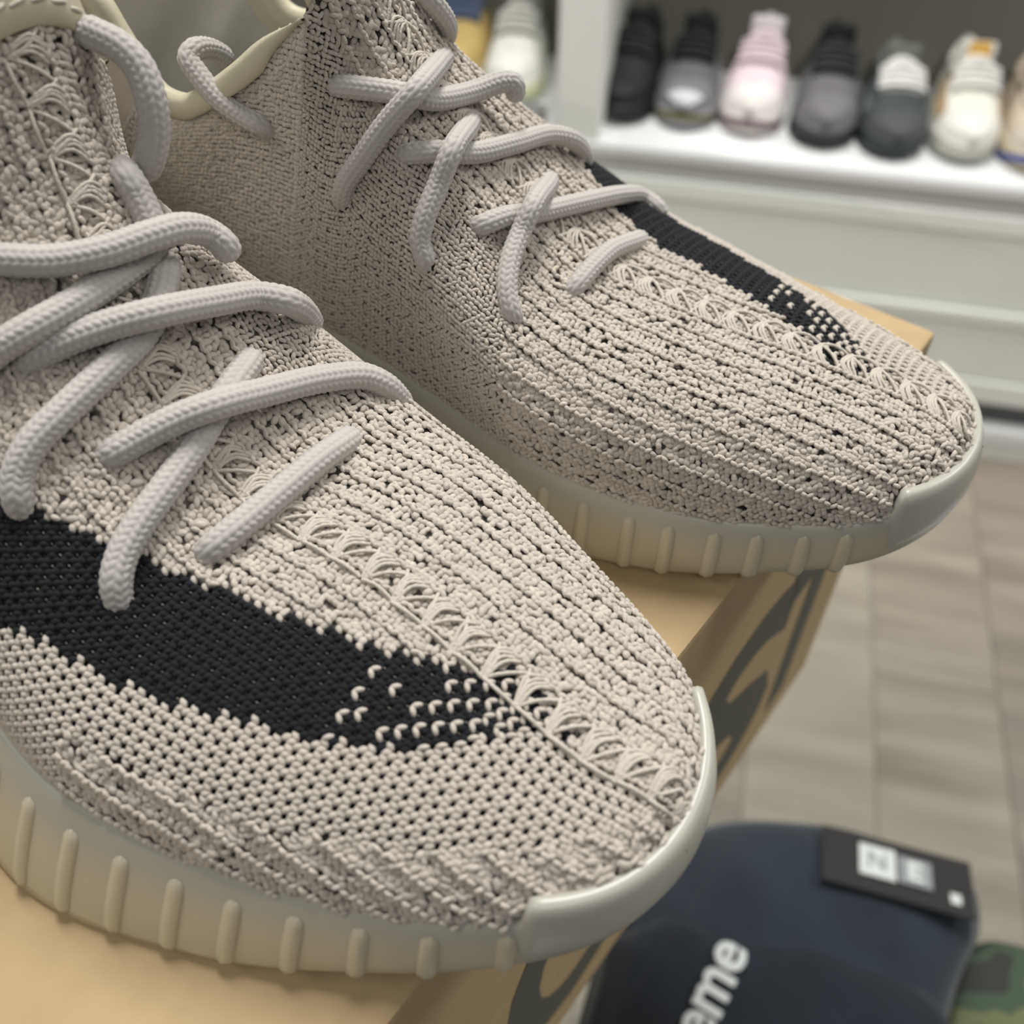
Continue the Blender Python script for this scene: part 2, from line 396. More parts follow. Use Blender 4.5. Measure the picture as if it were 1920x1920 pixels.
M_thread = mat('white_embroidery', (.72, .73, .73), .6, .3, bump=.3, bscale=900)
M_greyt = mat('grey_embroidery', (.30, .31, .32), .6, .3)
cap = empty('beanie', (.16, .19, SZ)); tag(cap, 'dark navy beanie with white lettering and a small white logo under the glass', 'hat')
o2 = np.array([(.16, .19)])
ol = np.array([(.03, .10), (.045, .18), (.075, .245), (.125, .274), (.188, .275), (.214, .271), (.243, .260), (.272, .247), (.282, .232), (.279, .212), (.270, .196), (.254, .174), (.242, .154), (.225, .118), (.18, .088), (.10, .078)])
pillow('crown', ol - o2, 0.0005, .030, M_navy, cap, lump=.0015)
cu = np.array([(.05, .20), (.089, .214), (.118, .205), (.181, .199), (.208, .188), (.236, .168), (.244, .150), (.226, .116), (.18, .084), (.10, .074), (.028, .095)])
pillow('cuff', cu - o2, 0.001, .037, M_navy2, cap, pw=.35, lump=.001)
capz = .0385
ta = math.radians(58); tx, ty = math.cos(ta), math.sin(ta)
o = text_mesh('lettering', 'Supreme', .033, M_thread, cap, Matrix.Identity(4), .0009, .0007)
v = np.array([tuple(q.co) for q in o.data.vertices])
o.matrix_local = Matrix.Translation((.129 - .16 - tx * v[:, 0].max(), .183 - .19 - ty * v[:, 0].max(), capz + .0012)) @ Matrix.Rotation(ta, 4, 'Z')
def on_cap(x, y, s=1.0): return (x - .16, y - .19, .0306)
pa = math.atan2(-.023, .078)
Mp = Matrix.Translation((.226 - .16, .234 - .19, .0285)) @ Matrix.Rotation(pa, 4, 'Z') @ Matrix.Rotation(math.radians(-14), 4, 'X')
def plate(name, x0, x1, y0, y1, z, m, th=.0008):
    o = box(name, x0, x1, y0, y1, z, z + th, m, cap, .0003); o.matrix_local = Mp; return o
plate('logo_patch', -.042, .044, -.021, .019, -.0012, M_patch, .0015)
plate('logo_square', -.021, .0, -.011, .011, .001, M_thread, .0012)
plate('logo_flag', .0015, .0205, -.010, .009, .001, M_greyt, .001)
text_mesh('logo_letter', 'N', .016, M_greyt, cap, Mp @ Matrix.Translation((-.017, -.005, .0025)), .0004)
text_mesh('logo_letter', 'E', .018, M_thread, cap, Mp @ Matrix.Translation((.006, -.007, .0025)), .0006, .0008)
plate('logo_tail', .030, .036, -.015, -.008, .001, M_thread, .001)

def camo_mat():
    m = bpy.data.materials.new('camouflage_cotton'); m.use_nodes = True; nt = m.node_tree; b = nt.nodes['Principled BSDF']
    b.inputs['Roughness'].default_value = .85
    tc = nt.nodes.new('ShaderNodeTexCoord'); n = nt.nodes.new('ShaderNodeTexNoise'); n.inputs['Scale'].default_value = 22
    n.inputs['Detail'].default_value = 1.5
    r = nt.nodes.new('ShaderNodeValToRGB'); r.color_ramp.interpolation = 'CONSTANT'
    e = r.color_ramp.elements; e[0].color = (.035, .035, .03, 1); e[0].position = 0; e[1].color = (.055, .085, .05, 1); e[1].position = .44
    for p, c in ((.56, (.15, .16, .075, 1)), (.64, (.05, .075, .045, 1))):
        q = e.new(p); q.color = c
    nt.links.new(tc.outputs['Object'], n.inputs['Vector']); nt.links.new(n.outputs['Fac'], r.inputs['Fac']); nt.links.new(r.outputs['Color'], b.inputs['Base Color'])
    return m
cg = pillow('camouflage_shirt', np.array([(.014, .022), (.035, .030), (.10, .008), (.16, -.02), (.14, -.14), (.04, -.17), (-.030, -.075), (-.004, -.010)]), 0.0, .016, camo_mat(), None, pw=.4, lump=.002)
cg.location = (.247, .172, SZ - .0 + .0004); tag(cg, 'green camouflage folded garment beside the navy beanie under the glass', 'clothing')

# ------------------------------------------------------------------ the two knit sneakers
def cr(xk, yk, x):
    xk = np.asarray(xk, float); yk = np.asarray(yk, float); x = np.asarray(x, float)
    m = np.gradient(yk, xk); i = np.clip(np.searchsorted(xk, x) - 1, 0, len(xk) - 2)
    h = xk[i + 1] - xk[i]; t = np.clip((x - xk[i]) / h, 0, 1)
    return (2*t**3-3*t**2+1)*yk[i]+(t**3-2*t**2+t)*h*m[i]+(-2*t**3+3*t**2)*yk[i+1]+(t**3-t**2)*h*m[i+1]
TAU = np.array([0, .15, .3, .45, .6, .75, .9, 1.05, 1.17, 1.27, 1.313])
YL = np.array([0.0, -0.01784, -0.03367, -0.05085, -0.06917, -0.08208, -0.07356, -0.05847, -0.050, -0.030, 0.0])
YM = np.array([0.0, 0.01828, 0.0336, 0.04345, 0.05291, 0.05581, 0.04426, 0.03306, 0.0338, 0.026, 0.0])
ST = np.array([0, .02, .05, .09, .14, .2, .345])
ZT = np.array([0.03005, 0.02574, 0.02208, 0.02474, 0.03226, 0.03714, 0.045])
INL = np.array([0.0258, 0.06781, 0.12578, 0.16618, 0.19059, 0.17765, 0.1539])
INM = np.array([0.01361, 0.00903, 0.02753, 0.04848, 0.10384, 0.1405, 0.16823])
SCr = np.array([0.00306, 0.00883, 0.02365, 0.04971, 0.08093, 0.11127, 0.14007, 0.1612, 0.17503, .186])
ZCr = np.array([0.03207, 0.03928, 0.04226, 0.04754, 0.05216, 0.05748, 0.08188, 0.11153, 0.15165, .185])
YCr = np.array([0.00589, 0.00382, 0.00082, 0.00168, 0.00238, -0.00064, 0.00081, 0.00905, 0.01417, .018])
SB = np.array([-0.00115, 0.00241, 0.01512, 0.04022, 0.0717, 0.10307, 0.13891, 0.17575, 0.2051, .228])
PL = np.array([0.78022, 0.84472, 0.91082, 0.97288, 0.96617, 0.97186, 1.04604, 1.09302, 1.07719, 1.0])
PM = np.array([0.84029, 0.7938, 0.74094, 0.6776, 0.59512, 0.53445, 0.53024, 0.71529, 0.75, .75])
SPRING = 0.01592
UMAX = 7.62
def outl(s, Y): return cr(TAU, Y, np.sqrt(np.maximum(s, 0) / .2))
def zbot(s): return SPRING * np.maximum(0, .085 - s) ** 2 / .085 ** 2
def upper_grid(nu, nph):
    k = np.arange(10); u = np.linspace(0, UMAX, nu)
    sC = cr(k, SCr, u); zC = cr(k, ZCr, u); yC = cr(k, YCr, u); sB = cr(k, SB, u)
    out = []
    for Y, P, IN, sg in ((YL, PL, INL, -1), (YM, PM, INM, 1)):
        p = cr(k, P, u)[:, None]; ph = np.linspace(0, np.pi / 2, nph)
        yB = outl(sB, Y) * (.98 - cr(ST, IN, sB)); zB = cr(ST, ZT, sB)
        c = np.cos(ph)[None] ** p; sn = np.sin(ph)[None] ** p
        c[:, -1] = 0
        w = np.clip(1 - abs(ph / (np.pi / 2) - .62) / .45, 0, 1); w = w * w * (3 - 2 * w)
        dl = np.interp(u, [6, 6.6, 7.0, 7.3, 7.62], [0, -.001, -.004, -.003, .005])
        out.append(np.stack([sB[:, None] + (sC - sB)[:, None] * sn, yC[:, None] + (yB - yC)[:, None] * c + sg * dl[:, None] * w[None], zB[:, None] + (zC - zB)[:, None] * sn], 2))
    return u, np.concatenate([out[0], out[1][:, ::-1][:, 1:]], 1)
def grid_normals(G):
    du = np.gradient(G, axis=0); dv = np.gradient(G, axis=1)
    n = np.cross(du, dv); n /= np.linalg.norm(n, axis=2)[..., None] + 1e-12
    return n

NU, NPH = 200, 70
U, G0 = upper_grid(NU, NPH)
GN0 = grid_normals(G0)
ctr_ = G0.mean(axis=1, keepdims=True)
if ((G0 - ctr_) * GN0).sum() < 0: GN0 = -GN0
B0 = np.c_[np.zeros(NU), np.cumsum(np.linalg.norm(np.diff(G0, axis=1), axis=2), 1)]
B0 = B0 - B0[:, NPH - 1:NPH]
q1 = np.linalg.norm(np.diff(G0[:, NPH - 1], axis=0), axis=1); q2 = np.linalg.norm(np.diff(G0[:, NPH // 2], axis=0), axis=1); q3 = np.linalg.norm(np.diff(G0[:, -NPH // 2], axis=0), axis=1)
A0 = np.r_[0, np.cumsum((q1 + q2 + q3) / 3)]

# stripe limits on the lateral side (signed arc from the seam, metres in model units)
UPU = [2.2, 2.65, 2.81, 2.95, 3.26, 3.58, 3.86, 4.22, 4.69, 5.11, 5.33, 5.75, 6.5, 7.62]
UPB = [-1, 3, 2, -3.4, -8.8, -13.8, -16.8, -20.1, -22.2, -26.5, -29.8, -37.5, -52, -78]
LOU = [2.18, 2.38, 2.65, 2.91, 3.21, 3.5, 3.82, 4.15, 4.36, 4.58, 4.88, 5.15, 5.4, 5.61, 6.5, 7.62]
LOB = [-2.1, -5.9, -14.1, -22.1, -28.4, -34.3, -39.1, -43.3, -45.4, -46.9, -48.9, -51, -54.4, -58.9, -78, -106]

def rib_at(a):
    f = np.interp(a, A0, np.arange(NU)); i = min(int(f), NU - 2); t = f - i
    P = G0[i] * (1 - t) + G0[i + 1] * t; N = GN0[i] * (1 - t) + GN0[i + 1] * t; b = B0[i] * (1 - t) + B0[i + 1] * t
    D = G0[min(i + 2, NU - 1)] - G0[max(i - 1, 0)]
    return U[i] * (1 - t) + U[i + 1] * t, P, N, b, D

def lobe_template(seg, rings):
    V = [(-1, 0, 0)]; 
    for k in range(1, rings):
        x = -math.cos(math.pi * k / rings); r = math.sin(math.pi * k / rings)
        for j in range(seg):
            t = 2 * math.pi * j / seg; V.append((x, r * math.cos(t), r * math.sin(t)))
    V.append((1, 0, 0)); T = []
    for j in range(seg):
        T.append((0, 1 + (j + 1) % seg, 1 + j)); e = 1 + (rings - 2) * seg
        T.append((len(V) - 1, e + j, e + (j + 1) % seg))
        for k in range(rings - 2):
            a = 1 + k * seg + j; b = 1 + k * seg + (j + 1) % seg
            T.append((a, b, b + seg)); T.append((a, b + seg, a + seg))
    return np.array(V, np.float32), np.array(T, np.int32)

def lobes_mesh(name, L, m, parent, S3, seg=6, rings=4):
    """L rows: p(3) axis(3) normal(3) len wid thick tint"""
    L = np.asarray(L, np.float32)
    TV, TF = lobe_template(seg, rings); n = len(L); k = len(TV)
    p, ax, nm = L[:, 0:3], L[:, 3:6], L[:, 6:9]
    nm = nm / np.linalg.norm(nm, axis=1)[:, None]
    ax = ax - nm * (ax * nm).sum(1)[:, None]; ax /= np.linalg.norm(ax, axis=1)[:, None] + 1e-9
    bi = np.cross(nm, ax)
    V = p[:, None] + (TV[None, :, 0:1] * L[:, None, 9:10]) * ax[:, None] + (TV[None, :, 1:2] * L[:, None, 10:11]) * bi[:, None] + (TV[None, :, 2:3] * L[:, None, 11:12]) * nm[:, None]
    # bow the strand: ends dip into the fabric
    V = V - (TV[None, :, 0:1] ** 2 * L[:, None, 11:12] * .55) * nm[:, None]
    Fc = (TF[None] + (np.arange(n) * k)[:, None, None]).reshape(-1, 3)
    t = np.repeat(L[:, 12:13], k, 0)
    if S3 < 0: Fc = Fc[:, ::-1]
    return mesh_obj(name, to_local(V.reshape(-1, 3), S3), np.ascontiguousarray(Fc), m, parent, True, t)

def to_local(X, sgn):
    X = np.asarray(X, np.float32)
    return np.stack([-X[..., 0], X[..., 1] * sgn, X[..., 2]], -1) * KS

def knit(seed, fine=1.0, pa=0.00142, pb=0.00130):
    r = np.random.default_rng(seed)
    cream, black, specks = [], [], []
    ncol = int((A0[-1] - .0008) / pa) + 1
    ridge_off = 0.0
    for j in range(ncol):
        a = .0008 + j * pa
        u, P, N, b, D = rib_at(a)
        bl, bm = b[0], b[-1]
        ks = np.arange(math.ceil(bl / pb), math.floor(bm / pb) + 1)
        up = np.interp(u, UPU, UPB) * .001; lo = np.interp(u, LOU, LOB) * .001
        st = round(up / (2 * pb)) * 2 * pb; sl = round(lo / (2 * pb)) * 2 * pb
        js = j // 4
        for k in ks:
            bb = k * pb
            lat = bb < 0
            stripe = (u > 2.18) and (sl < bb < st)
            low = (bb < bl + .0155) and u < 5.0
            jersey = lat and (bb < st + 1e-6 if u > 2.18 else bb < -.004) and not low
            bird = (not lat) and u > 5.3 and bb > .02
            jit = .10 if (jersey or stripe) else (.28 if bird else .42)
            h = 0.0; ln, wd, tk = .00098, .00060, .00055
            par = (k % 2) * 2 - 1
            th = -par * .62
            tint = 1.0 + r.normal(0, .045)
            if jersey or stripe:
                if (j % 2 == 0) and (k % 2 == 0):
                    if stripe:
                        if r.random() < .6: specks.append((a, bb)); 
                    else: continue
                    ln, wd, tk, h = ln * .70, wd * .62, tk * .6, -.00045
                else: ln, wd = ln * 1.17, wd * 1.25
            elif bird:
                th = r.normal(0, .7); ln *= 1.0 + r.uniform(-.1, .25)
                if (j % 3 == 0) and (k % 3 == 0): h = -.0004; wd *= .6
            else:
                # ridged pattern: chain rows with tufts between
                ph = (k + 2) % 5
                if ph == 0:
                    th = par * .0 + (.5 if j % 2 else -.5); h = .0007; ln, wd, tk = .00118, .00064, .00062
                else:
                    th = r.normal(1.0 if ph in (2, 3) else 0.5, .75) * (1 if r.random() < .6 else -1)
                    s = r.uniform(1.0, 1.55); ln *= s; wd *= r.uniform(1.1, 1.5); tk *= r.uniform(.8, 1.3); h = r.normal(0, .00022)
                    if ph in (1, 4): wd *= 1.2
                    if r.random() < (.07 if ph in (2, 3) else .02): continue
                tint = 1.0 + r.normal(0, .06)
            aj = r.normal(0, jit * .25) * pa; bj = bb + r.normal(0, jit * .25) * pb
            if bj < bl or bj > bm: continue
            x = np.array([np.interp(bj, b, P[:, c]) for c in range(3)]); n = np.array([np.interp(bj, b, N[:, c]) for c in range(3)])
            i = min(np.searchsorted(b, bj), len(b) - 2); tb = P[i + 1] - P[i - 1] if i > 0 else P[1] - P[0]
            tu = D[i]; tu = tu / (np.linalg.norm(tu) + 1e-9); tb = tb / (np.linalg.norm(tb) + 1e-9)
            # tighten pitch where ribs crowd together
            f = np.linalg.norm(D[i]) / (np.interp(min(a + .001, A0[-1]), A0, A0) * 0 + (A0[min(int(np.interp(a, A0, np.arange(NU))) + 2, NU - 1)] - A0[max(int(np.interp(a, A0, np.arange(NU))) - 1, 0)]) + 1e-9)
            f = min(max(f, .45), 1.35)
            ax = math.cos(th) * tu + math.sin(th) * tb
            x = x + tu * aj + n * (h + .0001)
            if x[0] < .0165 and x[2] < .0325 and u < 2.1: continue
            isblack = stripe
            if stripe and u < 4.0:
                # cream V stitches scattered through the toe end of the stripe
                jj, kk = j // 1, k // 2
                dens = np.interp(u, [2.2, 2.6, 2.8, 3.1, 3.4, 3.6], [.75, .62, .58, .52, .40, .0])
                hsh = (math.sin(jj * 12.9898 + kk * 78.233) * 43758.5453) % 1.0
                lat_ok = ((jj + 2 * (kk % 2)) % 4 == 1) if u > 2.75 else ((jj + kk) % 2 == 0)
                if lat_ok and hsh < dens * 1.35:
                    isblack = False; tint = 1.08; h = .0004; x = x + n * .0004; ln, wd, tk = .00128, .00062, .00065
                    ax = math.cos(par * .75) * tu - math.sin(par * .75) * tb
            row = (*x, *ax, *n, ln * f if f < 1 else ln * f, wd, tk, tint)
            (black if isblack else cream).append(row)
    sp = []
    for a, bb in specks:
        u, P, N, b, D = rib_at(a)
        x = np.array([np.interp(bb, b, P[:, c]) for c in range(3)]); n = np.array([np.interp(bb, b, N[:, c]) for c in range(3)])
        i = min(np.searchsorted(b, bb), len(b) - 2); tu = D[i] / np.linalg.norm(D[i])
        sp.append((*(x + n * .00005), *tu, *n, .00040, .00018, .00030, .12 + .35 * r.random() ** 2))
    return cream, black, sp

M_yarn = mat('cream_yarn', (.55, .497, .43), .85, .15, attr=True, bump=.35, bscale=2600, sheen=.25)
M_black = mat('black_yarn', (.0075, .0085, .0115), .8, .25, attr=True, bump=.3, bscale=2600, sheen=.08)
M_base = mat('dark_knit_base', (.04, .036, .034), .95, .05, color2=(.22, .195, .17), vscale=260, attr=True)
M_lace = mat('braided_lace', (.50, .473, .44), .7, .2, var=.03, vscale=900, sheen=.15)
M_seam = mat('seam_thread', (.58, .53, .455), .6, .3, bump=.3, bscale=2500, sheen=.2)
M_sole = mat('milky_yellow_rubber', (.55, .485, .345), .38, .45, attr=True, sss=.2, sssr=(1, .85, .55), scale=.006, var=.04, vscale=35, coat=.1)
M_bump = mat('milky_grey_rubber', (.46, .45, .39), .35, .45, sss=.2, sssr=(1, .9, .7), scale=.005, var=.03, vscale=35, coat=.15)
M_rib = mat('pale_rubber_rib', (.57, .51, .37), .33, .5, sss=.5, sssr=(1, .9, .65), scale=.004, coat=.2)
M_bind = mat('pale_leather_binding', (.56, .52, .375), .5, .35, var=.03, vscale=80, bump=.1, bscale=700)
M_lin = mat('grey_lining', (.62, .595, .55), .85, .15, var=.05, vscale=70, bump=.2, bscale=900)
M_insole = mat('insole_fabric', (.20, .19, .175), .9, .1)
M_heel = mat('smooth_heel_suede', (.50, .45, .39), .85, .15, var=.03, vscale=120, bump=.15, bscale=1500)
M_eye = mat('eyelet_hole', (.02, .018, .016), .9, .05)

def braid(l, th):
    n = 12
    c = th * n / (2 * np.pi); ci = np.floor(c); fr_ = c - ci
    sg = np.where(ci % 2 == 0, 1.0, -1.0)
    ph = l / .00165 + sg * fr_ * .55 + (ci % 2) * .25
    v = np.abs(np.sin(np.pi * ph)) ** .6 * np.sin(np.pi * np.clip(fr_, .02, .98)) ** .5
    return .00036 * (v - .6)

def sole_outline(n=150):
    tau = np.linspace(0, TAU[-1], n); s = .2 * tau ** 2
    return s
def sole_parts(root, sgn):
    s = sole_outline()
    lat = np.stack([s, outl(s, YL)], 1); med = np.stack([s, outl(s, YM)], 1)
    ol = np.concatenate([med[::-1], lat[1:-1]])                       # heel(medial) -> toe -> lateral heel
    IN = np.concatenate([cr(ST, INM, s)[::-1], cr(ST, INL, s)[1:-1]])
    ss = ol[:, 0]; zb = zbot(ss); zt = cr(ST, ZT, ss)
    d = np.roll(ol, -1, 0) - np.roll(ol, 1, 0); nr = np.stack([-d[:, 1], d[:, 0]], 1); nr /= np.linalg.norm(nr, axis=1)[:, None]
    c = np.array([.15, 0.0])
    if ((ol - c) * nr).sum() < 0: nr = -nr
    def ring(h, off, dz=0.0):
        q = ol.copy(); q[:, 1] *= 1 - IN * h
        q = q + nr * off
        return np.c_[q, zb + (zt - zb) * h + dz]
    prof = [(0, -.008, .0), (0, -.0016, .0), (0, -.0003, .0009), (.12, .0006, 0), (.3, .0011, 0), (.5, .0011, 0), (.7, .0008, 0), (.84, .0006, 0), (.93, .0004, 0), (.98, .0000, .0003), (1.0, -.0008, .0006), (1.0, -.003, .0006), (1.0, -.010, -.001)]
    R = np.stack([ring(*p) for p in prof]); n = len(ol)
    f = [list(x) for x in grid_faces(len(prof), n, wrap_m=True)]
    if sgn > 0: f = [x[::-1] for x in f]
    f.append(list(range(n))); f.append([(len(prof) - 1) * n + i for i in range(n)])
    tn = np.array([np.interp(p[0], [.62, .82], [0, 1]) for p in prof])[:, None] * np.array([[-.14, -.06, .10]]) + 1.0
    sole = mesh_obj('sole', to_local(R.reshape(-1, 3), sgn), f, M_sole, root, True, np.repeat(tn, n, 0))
    # toe bumper wrapping the front of the upper
    idx = np.where(ss < .0185)[0]
    o = ol[idx]; nn = nr[idx]; s2 = ss[idx]; INi = IN[idx]
    fade = np.clip((.0170 - s2) / .0035, 0, 1); fade = fade * fade * (3 - 2 * fade)
    zt2 = zt[idx] + (.0345 - zt[idx]) * fade
    zb2 = zb[idx]
    rows = []
    for h, off, inn in ((.02, -.0012, 0), (.08, .0006, .08), (.35, .0016, .35), (.6, .0016, .6), (.85, .0012, .9), (.97, .0006, 1.1), (1.0, -.0004, 1.25), (.99, -.0018, 1.4), (.9, -.0028, 1.4)):
        q = o.copy(); q[:, 1] *= 1 - INi * inn * .8
        e = np.clip((.0185 - s2) / .004, 0, 1)
        q = q + nn * (off * e - .0006 * (1 - e))[:, None]
        z = zb2 + (zt2 - zb2) * h
        q[:, 0] += .0028 * np.clip(h - .55, 0, 1) * fade
        rows.append(np.c_[q, z])
    R = np.stack(rows)
    f = grid_faces(len(rows), len(idx)); f = f[:, ::-1] if sgn > 0 else f
    mesh_obj('toe_bumper', to_local(R.reshape(-1, 3), sgn), np.ascontiguousarray(f), M_bump, root)
    # raised ribs on the side walls
    def wallpt(s_, h, Y, INx):
        s_ = np.asarray(s_, float); zbb = zbot(s_); ztt = cr(ST, ZT, s_)
        return np.array([s_, outl(s_, Y) * (1 - cr(ST, INx, s_) * h), zbb + (ztt - zbb) * h])
    for Y, INx, ss_, sy in ((YL, INL, [.0178 + .0117 * i for i in range(24)], -1), (YM, INM, [.0250, .0346, .0457, .0560, .0636 + .004, .0780, .0905] + [.102 + .0117 * i for i in range(16)], 1)):
        for s_ in ss_:
            if s_ > .33: continue
            p1, p2 = wallpt(s_ - .001, .4, Y, INx), wallpt(s_ + .001, .4, Y, INx); t = p2 - p1
            nv = np.array([-t[1], t[0], 0]); nv /= np.linalg.norm(nv)
            if nv[1] * sy < 0: nv = -nv
            hs = np.linspace(.80, .10, 12)
            C = np.stack([wallpt(s_, h, Y, INx) for h in hs]) + nv * (np.interp(hs, [0, .12, .3, .5, .7, .84], [-.0003, .0006, .0011, .0011, .0006, 0])[:, None] - .0015)
            C = np.vstack([C[0] - nv * .0012 + np.array([0, 0, .0012]), C, C[-1] - nv * .0022 - np.array([0, 0, .0008]), C[-1] - nv * .0045 - np.array([0, 0, .0002])])
            C = catmull(C, 26)
            rr = np.full(26, .0026); rr[0] = .0006; rr[1] = .0016; rr[2] = .0022; rr[-1] = .0008; rr[-2] = .0016; rr[-3] = .0021
            V, Fq = tube(C, rr, 10)
            Fq = Fq if sgn > 0 else Fq[:, ::-1]
            mesh_obj('sole_rib', to_local(V, sgn), np.ascontiguousarray(Fq), M_rib, sole)
    return sole

COLLAR = np.array([(.1745, .0265, .121), (.1878, .0285, .1138), (.1986, .0290, .1056), (.2117, .0290, .0970), (.2183, .0290, .0943), (.2253, .0288, .0958), (.2327, .0284, .1076), (.2385, .028, .117), (.262, .0265, .128), (.295, .0185, .134), (.318, .0, .136)])

def side_patch(med, nw=70, nh=40):
    """rear quarter: from the last rib round to the heel centre"""
    i = NU - 1
    rib = G0[i, NPH - 1:] if med else G0[i, :NPH][::-1]               # crest -> bottom
    k0 = int(np.argmin(np.abs(rib[:, 2] - .121)))
    col0 = rib[k0:][::-1]                                               # bottom -> collar
    t = np.linspace(0, 1, len(col0)); hh = np.linspace(0, 1, nh)
    c0 = np.stack([np.interp(hh, t, col0[:, c]) for c in range(3)], 1)
    w = np.linspace(0, 1, nw)
    Y, IN = (YM, INM) if med else (YL, INL)
    sbt = col0[0, 0] + (.345 - col0[0, 0]) * (1 - (1 - w) ** 1.35)
    bt = np.stack([sbt, outl(sbt, Y) * (.98 - cr(ST, IN, sbt)), cr(ST, ZT, sbt)], 1)
    cc = COLLAR.copy(); cc[0] = col0[-1] * np.array([1, 1, 1]) * 1.0
    if not med: cc[1:, 1] *= -1
    if not med: cc[1:7, 1] -= .004
    tp = catmull(cc, nw)
    g = np.zeros((nw, nh, 3))
    for a in range(nw):
        lin = bt[a][None] * (1 - hh)[:, None] + tp[a][None] * hh[:, None]
        l0 = c0[0][None] * (1 - hh)[:, None] + c0[-1][None] * hh[:, None]
        fd = max(0, 1 - w[a] * 2.2) ** 1.5
        g[a] = lin + (c0 - l0) * fd
        bul = np.sin(np.pi * hh) * (.004 + .006 * w[a]) * min(1, w[a] * 3)
        sy = 1 if med else -1
        g[a, :, 1] += sy * bul * (1 - w[a]); g[a, :, 0] += bul * w[a] ** 3
    return g, tp

def simple_lobes(g, nm, seed, wlim, pitch=.0016):
    r = np.random.default_rng(seed); L = []
    aw = np.r_[0, np.cumsum(np.linalg.norm(np.diff(g[:, g.shape[1] // 2], axis=0), axis=1))]
    for a in np.arange(-.0012, aw[-1] * wlim, pitch):
        f = np.interp(a, aw, np.arange(len(aw))); i = min(int(f), len(aw) - 2); t = f - i
        P = g[i] * (1 - t) + g[i + 1] * t; N = nm[i] * (1 - t) + nm[i + 1] * t; D = g[i + 1] - g[i]
        b = np.r_[0, np.cumsum(np.linalg.norm(np.diff(P, axis=0), axis=1))]
        for bb in np.arange(.0004, b[-1], pitch * .92):
            q = bb + r.normal(0, .0002)
            x = np.array([np.interp(q, b, P[:, c]) for c in range(3)]); n = np.array([np.interp(q, b, N[:, c]) for c in range(3)])
            j = min(np.searchsorted(b, q), len(b) - 1); tu = D[j] / (np.linalg.norm(D[j]) + 1e-9); tb = P[j] - P[j - 1]; tb /= np.linalg.norm(tb) + 1e-9
            th = r.normal(0, .6)
            L.append((*(x + n * r.normal(0, .0001)), *(math.cos(th) * tu + math.sin(th) * tb), *n, .00125 * r.uniform(.9, 1.2), .0008, .0006, 1 + r.normal(0, .06)))
    return L

